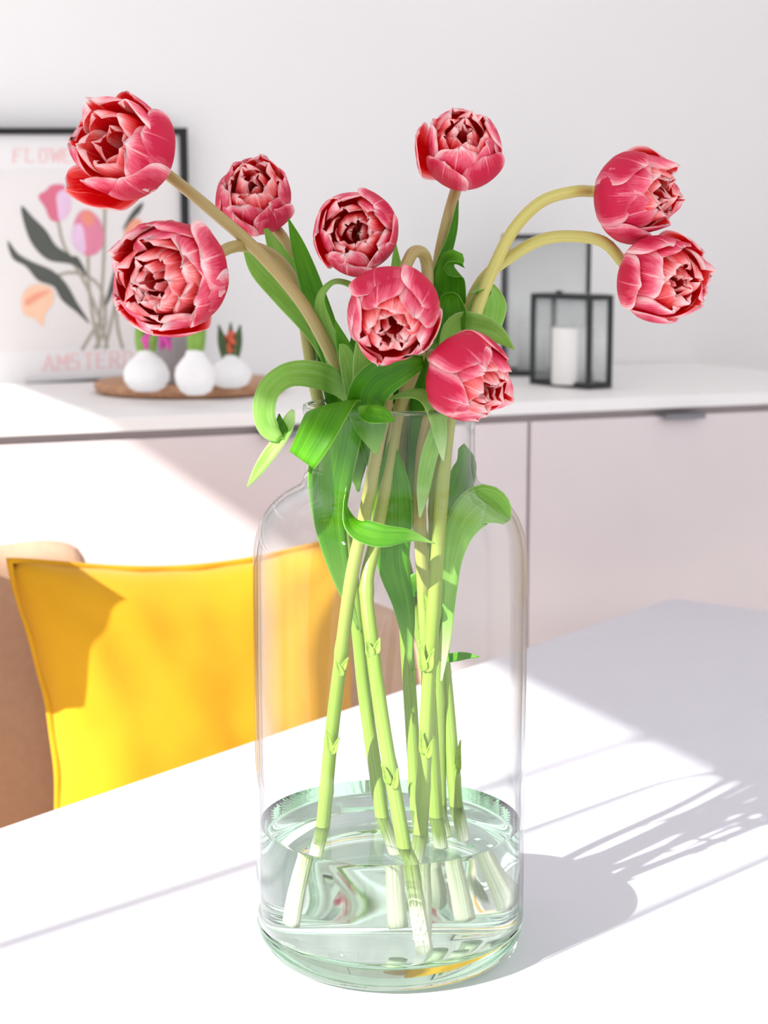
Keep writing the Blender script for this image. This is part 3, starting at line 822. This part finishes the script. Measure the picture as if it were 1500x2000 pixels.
GRP = 'double tulips in the glass vase'
TULIPS = {}
def tulip(key, label, c, rpx, dd, axis, stem, leaves=(), stubs=(), smat='stem_tan', layers=None, tip=0.6, hz=1.0, seed=0, srad=0.0056, splay=None):
    centre = at(c[0], c[1], dd); depth = (centre - CAM).dot(FW)
    R = rpx / F * depth
    a, x, y = make_frame(axis)
    basep = centre - a * (0.88 * R * hz)
    pts = [tuple(basep + a * 0.004), tuple(basep - a * 0.012)]
    for q in stem:
        if abs(q[0]) > 5: pts.append(tuple(at(*q)))
        else: pts.append(tuple(VB + RIGHT * q[0] + HEAD * q[1] + UPW * q[2]))       # given from the vase axis
    k = len(pts) - 1
    while abs(stem[-(len(pts) - k)][0]) <= 5: k -= 1
    pts = pts[:k + 1]
    A_, B_ = Vector(pts[-2]), Vector(pts[-1]); dr = (B_ - A_).normalized()
    for zz in (0.075, 0.048, 0.0262):
        tq = (VB.z + zz - B_.z) / dr.z
        if tq > 0.012:
            q = B_ + dr * tq; rel = Vector((q.x - VB.x, q.y - VB.y, 0))
            if rel.length > 0.092: rel *= 0.092 / rel.length
            pts.append((VB.x + rel.x, VB.y + rel.y, q.z))
    foot = Vector(pts[-1])
    root = empty('tulip', foot, label, 'tulip', GRP)
    TULIPS[key] = root
    path = catmull(pts, 90)
    rad = []
    for i in range(90):
        t = i / 89
        r = srad * (0.80 + 0.28 * t)
        for nd in (0.62, 0.80):
            r += srad * 0.16 * math.exp(-((t - nd - 0.03 * math.sin(seed * 3)) / 0.006) ** 2)
        rad.append(r)
    rad[0] *= 1.1
    link('stem', tube_mesh(path, rad, 16, 0.035, 'stem'), M[smat], root).cycles.is_caustics_receiver = True
    rnd = random.Random(seed)
    layers = layers or [(5, 1.02, tip + 0.17, 0.84, 0.70, 0.045, 'o'), (5, 0.90, tip + 0.02, 1.0, 0.62, 0.06, 'i'), (5, 0.70, 0.46, 1.0, 0.50, 0.08, 'c'), (5, 0.48, 0.30, 0.96, 0.40, 0.07, 'c'), (3, 0.28, 0.19, 0.92, 0.30, 0.05, 'c')]
    Mx = np.array((x, y, a)).T
    for li, (cnt, rs, rt, hh, W, ruf, kind) in enumerate(layers):
        ph0 = rnd.uniform(0, 6.28)
        ks = -1
        if li == 0 and splay:      # one outer petal stands off, towards this direction in the picture plane
            dv = RIGHT * splay[0] + UPW * splay[1]; ang = math.atan2(dv.dot(y), dv.dot(x))
            ph0 = ang; ks = 0
        for k in range(cnt):
            alt = (k % 2) * 0.06 if li == 0 else rnd.uniform(-0.05, 0.05)
            if k == ks: alt = -0.10
            G = petal_grid(R, ph0 + 6.2832 * k / cnt + rnd.uniform(-.12, .12), W * rnd.uniform(.92, 1.08), rs - alt, max(.05, rt + rnd.uniform(-.10, .10) + (splay[2] if k == ks else 0)), hz * hh * rnd.uniform(0.94, 1.04), seed * 31 + li * 7 + k + 0.37,
                           ruf, 0.05 * (1 if li % 2 == 0 else -1) * (1 if kind != 'c' else rs), 0.03 if li == 0 else -0.02, {'o': 0.25, 'i': 0.45, 'c': 0.2}[kind],
                           n=16, m=13, lean=rnd.uniform(-.12, .12))
            sh = G.shape
            Gw = (G.reshape(-1, 3) @ Mx.T + np.array(basep)).reshape(sh)
            mats = {'o': ['petal_out', 'petal_in'], 'i': ['petal_out', 'petal_in'], 'c': ['petal_core', 'petal_in']}[kind]
            link('petal', sheet_mesh(Gw, 0.0009, 'petal'), [M[mats[0]], M[mats[1]]], root)
    # dark ovary and anthers deep in the cup
    bm = bmesh.new()
    bmesh.ops.create_uvsphere(bm, u_segments=12, v_segments=8, radius=1, matrix=Matrix.Translation(basep + a * 0.36 * R) @ Matrix(((x.x, y.x, a.x, 0), (x.y, y.y, a.y, 0), (x.z, y.z, a.z, 0), (0, 0, 0, 1))) @ Matrix.Diagonal((0.08 * R, 0.08 * R, 0.35 * R, 1)))
    obj('pistil', bm, M['shoot'], root)
    for pts_, m0, m1, kw in leaves:
        link('leaf', leaf_mesh(pts_, **kw), [M[m0], M[m1]], root)
    for (px, py, dd_, dx, dy, wpx) in stubs:
        link('leaf_stub', leaf_mesh([(px - dx * .35, py + 12, dd_, wpx, 0), (px, py, dd_ - .001, wpx * 1.1, 0), (px + dx * .3, py + dy * .6, dd_ - .002, wpx * .6, 10), (px + dx * .65, py + dy, dd_ - 0.003, 1, 25)], n=12, m=5, fold=0.7, th=0.0012), [M['stub'], M['stub']], root)
    return root

PEONY = [(6, 1.02, 0.92, 0.80, 0.74, 0.08, 'o'), (6, 0.92, 0.80, 0.90, 0.60, 0.10, 'i'), (6, 0.76, 0.62, 0.95, 0.52, 0.12, 'c'), (6, 0.58, 0.44, 0.98, 0.46, 0.12, 'c'), (5, 0.38, 0.29, 0.98, 0.38, 0.09, 'c'), (3, 0.22, 0.16, 0.95, 0.28, 0.06, 'c')]
g, gd, gp = 'leaf', 'leaf_deep', 'leaf_pale'

tulip('upper_left', 'pink tulip wide open at upper left, on a long diagonal stem', (243, 294), 97, -0.02, (-0.50, 0.28, 0.82),
      [(420, 417, 0.0), (500, 488, -0.005), (590, 592, -0.005), (645, 690, 0.0), (684, 770, 0.008), (765, 900, 0.03), (845, 1120, 0.045), (870, 1330, 0.045), (888, 1540, 0.04), (0.058, 0.035, 0.06), (0.066, 0.032, 0.024)],
      [([(690, 790, 0.03, 16, 10), (625, 655, 0.035, 26, 20), (550, 575, 0.035, 24, 25), (500, 522, 0.03, 16, 10), (474, 482, 0.028, 1, 0)], g, gp, {}),
       ([(640, 740, 0.045, 8, 0), (610, 640, 0.05, 16, 10), (575, 590, 0.05, 14, 10), (556, 560, 0.05, 1, 0)], g, gp, {})],
      [(893, 1500, 0.036, 10, -55, 7)], layers=[(5, 1.04, 0.98, 0.84, 0.72, 0.05, 'o'), (5, 0.92, 0.84, 1.0, 0.62, 0.06, 'i'), (5, 0.66, 0.52, 0.92, 0.52, 0.08, 'c'), (4, 0.42, 0.34, 0.80, 0.42, 0.07, 'c')], splay=(-0.8, -0.6, 0.38), seed=1)

tulip('second_left', 'small ruffled pink tulip between the upper left tulip and the middle one', (497, 384), 74, 0.06, (-0.02, 0.42, 0.86),
      [(548, 458, 0.07), (585, 535, 0.065), (620, 625, 0.06), (660, 735, 0.055), (720, 870, 0.05), (790, 1100, 0.055), (838, 1330, 0.055), (852, 1520, 0.05), (0.036, 0.05, 0.06), (0.03, 0.055, 0.024)],
      [([(690, 800, 0.02, 18, 0), (650, 690, 0.02, 27, -15), (615, 580, 0.022, 25, -20), (582, 480, 0.025, 14, -10), (563, 426, 0.025, 1, 0)], gd, g, {}),
       ([(650, 720, 0.05, 14, 0), (600, 590, 0.05, 26, 15), (545, 500, 0.05, 18, 10), (513, 434, 0.045, 1, 0)], g, gp, {})],
      [], tip=0.72, seed=2, layers=[(5, 1.02, 0.88, 0.80, 0.70, 0.07, 'o'), (6, 0.90, 0.74, 0.95, 0.55, 0.09, 'i'), (6, 0.70, 0.52, 1.03, 0.48, 0.11, 'c'), (5, 0.48, 0.32, 1.03, 0.40, 0.09, 'c'), (3, 0.28, 0.19, 1.0, 0.3, 0.06, 'c')])

tulip('full_left', 'largest peony-like tulip, fully open at left below the upper left one', (334, 541), 112, -0.07, (-0.36, -0.10, 0.92),
      [(440, 488, -0.02), (490, 482, 0.01), (540, 505, 0.03), (578, 560, 0.045), (594, 630, 0.05), (610, 730, 0.045), (640, 870, 0.04), (686, 1120, 0.03), (712, 1360, 0.025), (738, 1540, 0.015), (0.004, 0.005, 0.06), (0.018, -0.005, 0.024)],
      [([(700, 1230, 0.02, 12, 0), (668, 1130, 0.0, 20, 5), (644, 1010, -0.015, 33, 0), (645, 930, -0.025, 44, -10), (660, 850, -0.035, 46, -10), (660, 806, -0.045, 50, 0), (652, 790, -0.062, 52, 0), (640, 802, -0.082, 52, 0), (615, 850, -0.096, 48, 0), (588, 898, -0.097, 40, 0)], g, g, dict(n=56, fold=0.08, carry=True)),
       ([(690, 800, 0.0, 12, 20), (660, 752, -0.01, 24, 15), (615, 732, -0.03, 27, 10), (560, 734, -0.05, 25, 15), (526, 762, -0.06, 25, 25), (516, 804, -0.065, 24, 25), (527, 840, -0.06, 20, 15), (548, 858, -0.058, 8, 0)], g, gp, dict(n=36, fold=0.12)),
       ([(572, 800, -0.05, 18, 20), (555, 845, -0.055, 14, 20), (520, 895, -0.06, 13, 10), (498, 928, -0.062, 8, 0), (483, 951, -0.063, 1, 0)], gp, gp, dict(n=20)),
       ([(560, 860, -0.057, 10, 10), (548, 835, -0.056, 13, 20), (545, 808, -0.056, 1, 20)], gd, gd, dict(n=12))],
      [], layers=PEONY, seed=3, hz=0.95)

tulip('centre', 'round pink tulip in the middle, its dark throat facing the viewer', (697, 455), 81, -0.02, (-0.12, 0.06, 0.98),
      [(712, 560, 0.03), (738, 670, 0.02), (756, 770, -0.01), (738, 870, -0.025), (712, 1010, -0.03), (688, 1120, -0.03), (664, 1300, -0.025), (645, 1460, -0.02), (636, 1560, -0.015), (-0.052, -0.01, 0.085), (-0.06, -0.005, 0.045)],
      [([(770, 800, 0.03, 14, 0), (778, 680, 0.035, 20, 0), (776, 560, 0.035, 17, 10), (772, 475, 0.03, 2, 0)], g, gp, {}),
       ([(695, 790, 0.0, 14, 0), (662, 710, 0.0, 22, -10), (632, 630, 0.0, 17, -25), (628, 580, -0.005, 13, -50), (652, 552, -0.015, 13, -70), (682, 556, -0.025, 12, -60), (700, 572, -0.03, 8, -40)], g, gp, dict(n=34)),
       ([(700, 800, -0.02, 18, 0), (688, 740, -0.025, 20, 5), (670, 680, -0.025, 10, 10), (663, 672, -0.025, 1, 0)], gd, gp, {}),
       ([(700, 770, -0.01, 16, 0), (675, 690, -0.012, 17, 5), (655, 626, -0.01, 1, 0)], gd, g, {})],
      [(664, 1310, -0.034, -16, -20, 6), (672, 1300, -0.034, 14, -16, 5), (644, 1458, -0.03, -12, -34, 6), (654, 1462, -0.03, 14, -22, 5)], layers=[(5, 1.02, 0.84, 0.92, 0.74, 0.05, 'o'), (5, 0.90, 0.68, 1.0, 0.62, 0.07, 'i'), (5, 0.68, 0.50, 0.94, 0.50, 0.09, 'c'), (5, 0.46, 0.36, 0.86, 0.40, 0.08, 'c'), (2, 0.26, 0.2, 0.74, 0.30, 0.05, 'c')], seed=4)

tulip('top', 'upright pink tulip highest on its straight stem, cup opening upward', (902, 292), 79, 0.03, (0.02, 0.50, 0.82),
      [(876, 420, 0.045), (858, 500, 0.045), (846, 600, 0.04), (805, 750, 0.035), (782, 880, 0.03), (786, 1050, 0.03), (792, 1220, 0.03), (803, 1400, 0.03), (0.018, 0.03, 0.11), (0.014, 0.035, 0.06), (0.008, 0.03, 0.024)],
      [([(850, 720, 0.01, 10, 0), (842, 600, 0.02, 16, 20), (862, 520, 0.03, 16, 35), (885, 450, 0.035, 9, 30), (895, 391, 0.035, 1, 0)], g, gd, {}),
       ([(802, 1300, 0.015, 12, 0), (790, 1190, 0.005, 20, 0), (768, 1100, -0.005, 32, 0), (766, 1000, -0.012, 40, 0), (766, 930, -0.015, 30, 0), (764, 858, -0.012, 3, 0)], gd, g, dict(fold=0.1)),
       ([(850, 760, 0.03, 18, 0), (872, 660, 0.03, 28, 0), (880, 580, 0.028, 30, 0), (880, 530, 0.015, 28, -20), (888, 512, -0.005, 24, -70), (906, 520, -0.01, 10, -110)], gd, g, dict(n=30))],
      [(802, 1330, 0.028, 16, -24, 6)], tip=0.66, splay=(-1, 0.2, 0.22), seed=5)

tulip('nodding', 'large nodding pink tulip in the centre hanging from a bent stem', (768, 614), 92, -0.085, (-0.06, -0.42, 0.86),
      [(792, 520, -0.03), (806, 494, -0.02), (822, 492, -0.01), (833, 512, 0.0), (835, 560, 0.0), (820, 690, 0.0), (780, 800, -0.005), (764, 890, -0.01), (732, 1060, -0.02), (716, 1140, -0.03), (728, 1270, -0.045), (752, 1440, -0.055), (780, 1600, -0.06), (0.012, -0.062, 0.09), (0.022, -0.066, 0.05), (0.026, -0.068, 0.0255)],
      [([(735, 840, -0.03, 20, 0), (722, 770, -0.035, 30, 0), (720, 700, -0.04, 30, 0), (724, 640, -0.04, 22, 0)], g, gp, {}),
       ([(860, 820, -0.01, 14, 0), (880, 700, -0.02, 26, 10), (900, 645, -0.02, 34, 5), (935, 640, -0.03, 28, 10), (975, 655, -0.045, 17, 10), (1004, 682, -0.05, 2, 30)], g, gp, dict(n=32))],
      [(722, 1272, -0.05, -14, -22, 8), (736, 1266, -0.05, 10, -20, 7), (756, 1520, -0.064, -18, -28, 7), (772, 1530, -0.064, 8, -30, 6)], tip=0.66, seed=6)

tulip('right_upper', 'pink tulip arching out at right, upper of the two on the right', (1243, 378), 86, 0.0, (0.72, -0.06, 0.66),
      [(1120, 374, 0.015), (1060, 392, 0.015), (1005, 445, 0.012), (965, 520, 0.01), (930, 610, 0.005), (895, 740, -0.01), (876, 830, -0.02), (862, 980, -0.025), (848, 1170, -0.03), (836, 1350, -0.03), (828, 1500, -0.03), (0.026, -0.03, 0.11), (0.016, -0.03, 0.06), (0.006, -0.03, 0.0245)],
      [([(870, 830, 0.0, 12, 0), (920, 720, 0.015, 22, 0), (945, 640, 0.02, 32, 10), (953, 592, 0.02, 36, 10), (950, 566, 0.015, 20, 60), (925, 572, 0.0, 10, 90)], g, gp, dict(n=30)),
       ([(862, 1330, -0.01, 8, 0), (872, 1250, 0.0, 9, 0), (878, 1160, 0.0, 14, 10), (885, 1080, -0.01, 22, 0), (905, 1020, -0.02, 34, -10), (945, 985, -0.03, 40, -5), (975, 1000, -0.034, 30, 0), (990, 1020, -0.034, 8, 0)], g, gp, dict(n=32, fold=0.1))],
      [(838, 1300, -0.036, 16, -34, 8), (826, 1300, -0.036, -14, -50, 8), (826, 1462, -0.036, -8, -36, 7), (838, 1470, -0.036, 12, -26, 6)], smat='stem_yellow', tip=0.62, splay=(-0.1, -1, 0.2), seed=7)

tulip('right_lower', 'ruffled pink tulip at far right, lower of the two, facing right', (1293, 543), 86, -0.02, (0.46, -0.12, 0.87),
      [(1180, 474, 0.01), (1120, 462, 0.015), (1060, 468, 0.02), (1000, 500, 0.025), (945, 545, 0.03), (908, 620, 0.03), (880, 740, 0.03), (856, 860, 0.025), (850, 1000, 0.03), (852, 1200, 0.035), (856, 1400, 0.04), (0.038, 0.03, 0.11), (0.046, 0.02, 0.06), (0.05, 0.012, 0.024)],
      [([(880, 800, 0.02, 12, 0), (872, 700, 0.015, 24, 0), (880, 620, 0.01, 24, 0), (878, 582, -0.005, 22, 40), (895, 580, -0.02, 14, 80), (906, 610, -0.025, 12, 60), (905, 645, -0.025, 5, 40)], gd, g, dict(n=30)),
       ([(868, 1120, 0.02, 8, 0), (880, 1020, 0.02, 18, 0), (898, 950, 0.015, 26, 0), (908, 905, 0.01, 22, 10), (900, 872, 0.0, 10, 40)], gd, g, {})],
      [], smat='stem_yellow', tip=0.70, seed=8)

tulip('rim', 'pink tulip resting low on the vase rim, tilted down to the right', (916, 737), 88, -0.085, (0.64, -0.36, 0.68),
      [(862, 740, -0.03), (842, 800, -0.012), (826, 870, -0.005), (820, 1000, -0.005), (826, 1130, -0.005), (834, 1280, 0.0), (842, 1420, 0.005), (0.034, 0.008, 0.12), (0.032, 0.012, 0.06), (0.03, 0.016, 0.024)],
      [([(735, 890, -0.03, 14, 0), (724, 830, -0.045, 32, 0), (716, 778, -0.06, 38, 0), (740, 742, -0.072, 38, 5), (782, 720, -0.076, 30, 15), (828, 706, -0.072, 12, 15)], g, gd, dict(n=34)),
       ([(700, 795, -0.066, 10, 0), (722, 808, -0.075, 18, -10), (748, 812, -0.078, 16, -10), (770, 822, -0.075, 3, 0)], gp, g, dict(n=18)),
       ([(866, 900, -0.03, 10, 0), (850, 810, -0.055, 18, 30), (820, 772, -0.065, 20, 55), (785, 772, -0.06, 12, 60), (760, 780, -0.055, 2, 60)], g, gp, dict(n=26)),
       ([(770, 1000, 0.0, 14, 0), (745, 900, 0.005, 30, 0), (722, 800, 0.01, 34, 0), (700, 720, 0.015, 26, 0), (690, 650, 0.02, 3, 0)], gd, g, {}),
       ([(800, 1060, 0.03, 12, 0), (772, 960, 0.03, 34, 0), (762, 860, 0.03, 42, 0), (752, 770, 0.03, 30, 0), (748, 700, 0.03, 3, 0)], gd, gd, {}),
       ([(800, 980, 0.01, 12, 0), (822, 880, 0.02, 26, 0), (835, 780, 0.025, 34, 0), (850, 690, 0.03, 26, 0), (862, 630, 0.03, 3, 0)], gd, gd, {}),
       ([(700, 960, 0.03, 12, 0), (690, 880, 0.035, 30, 0), (668, 790, 0.04, 30, 0), (640, 700, 0.045, 22, 0), (615, 640, 0.045, 2, 0)], gd, gd, {}),
       ([(820, 1010, -0.012, 10, 0), (836, 900, -0.03, 16, 0), (858, 830, -0.045, 14, 0), (868, 800, -0.05, 6, 0)], g, gp, {}),
       ([(850, 1062, -0.05, 3, 0), (800, 1046, -0.06, 12, 10), (740, 1046, -0.07, 24, 15), (695, 1030, -0.068, 26, 40), (676, 990, -0.055, 16, 75), (676, 955, -0.04, 6, 85)], gp, g, dict(n=34, fold=0.15)),
       ([(842, 1290, 0.01, 8, 0), (850, 1180, 0.02, 14, 20), (815, 1140, 0.025, 22, 0), (800, 1170, 0.03, 4, 0)], gd, g, {}),
       ([(860, 1290, 0.01, 6, 0), (890, 1283, 0.0, 9, 0), (915, 1281, -0.005, 6, 0), (936, 1283, -0.008, 1, 0)], gd, g, dict(n=14))],
      [(832, 1180, -0.012, -10, -26, 6)], tip=0.6, seed=9)
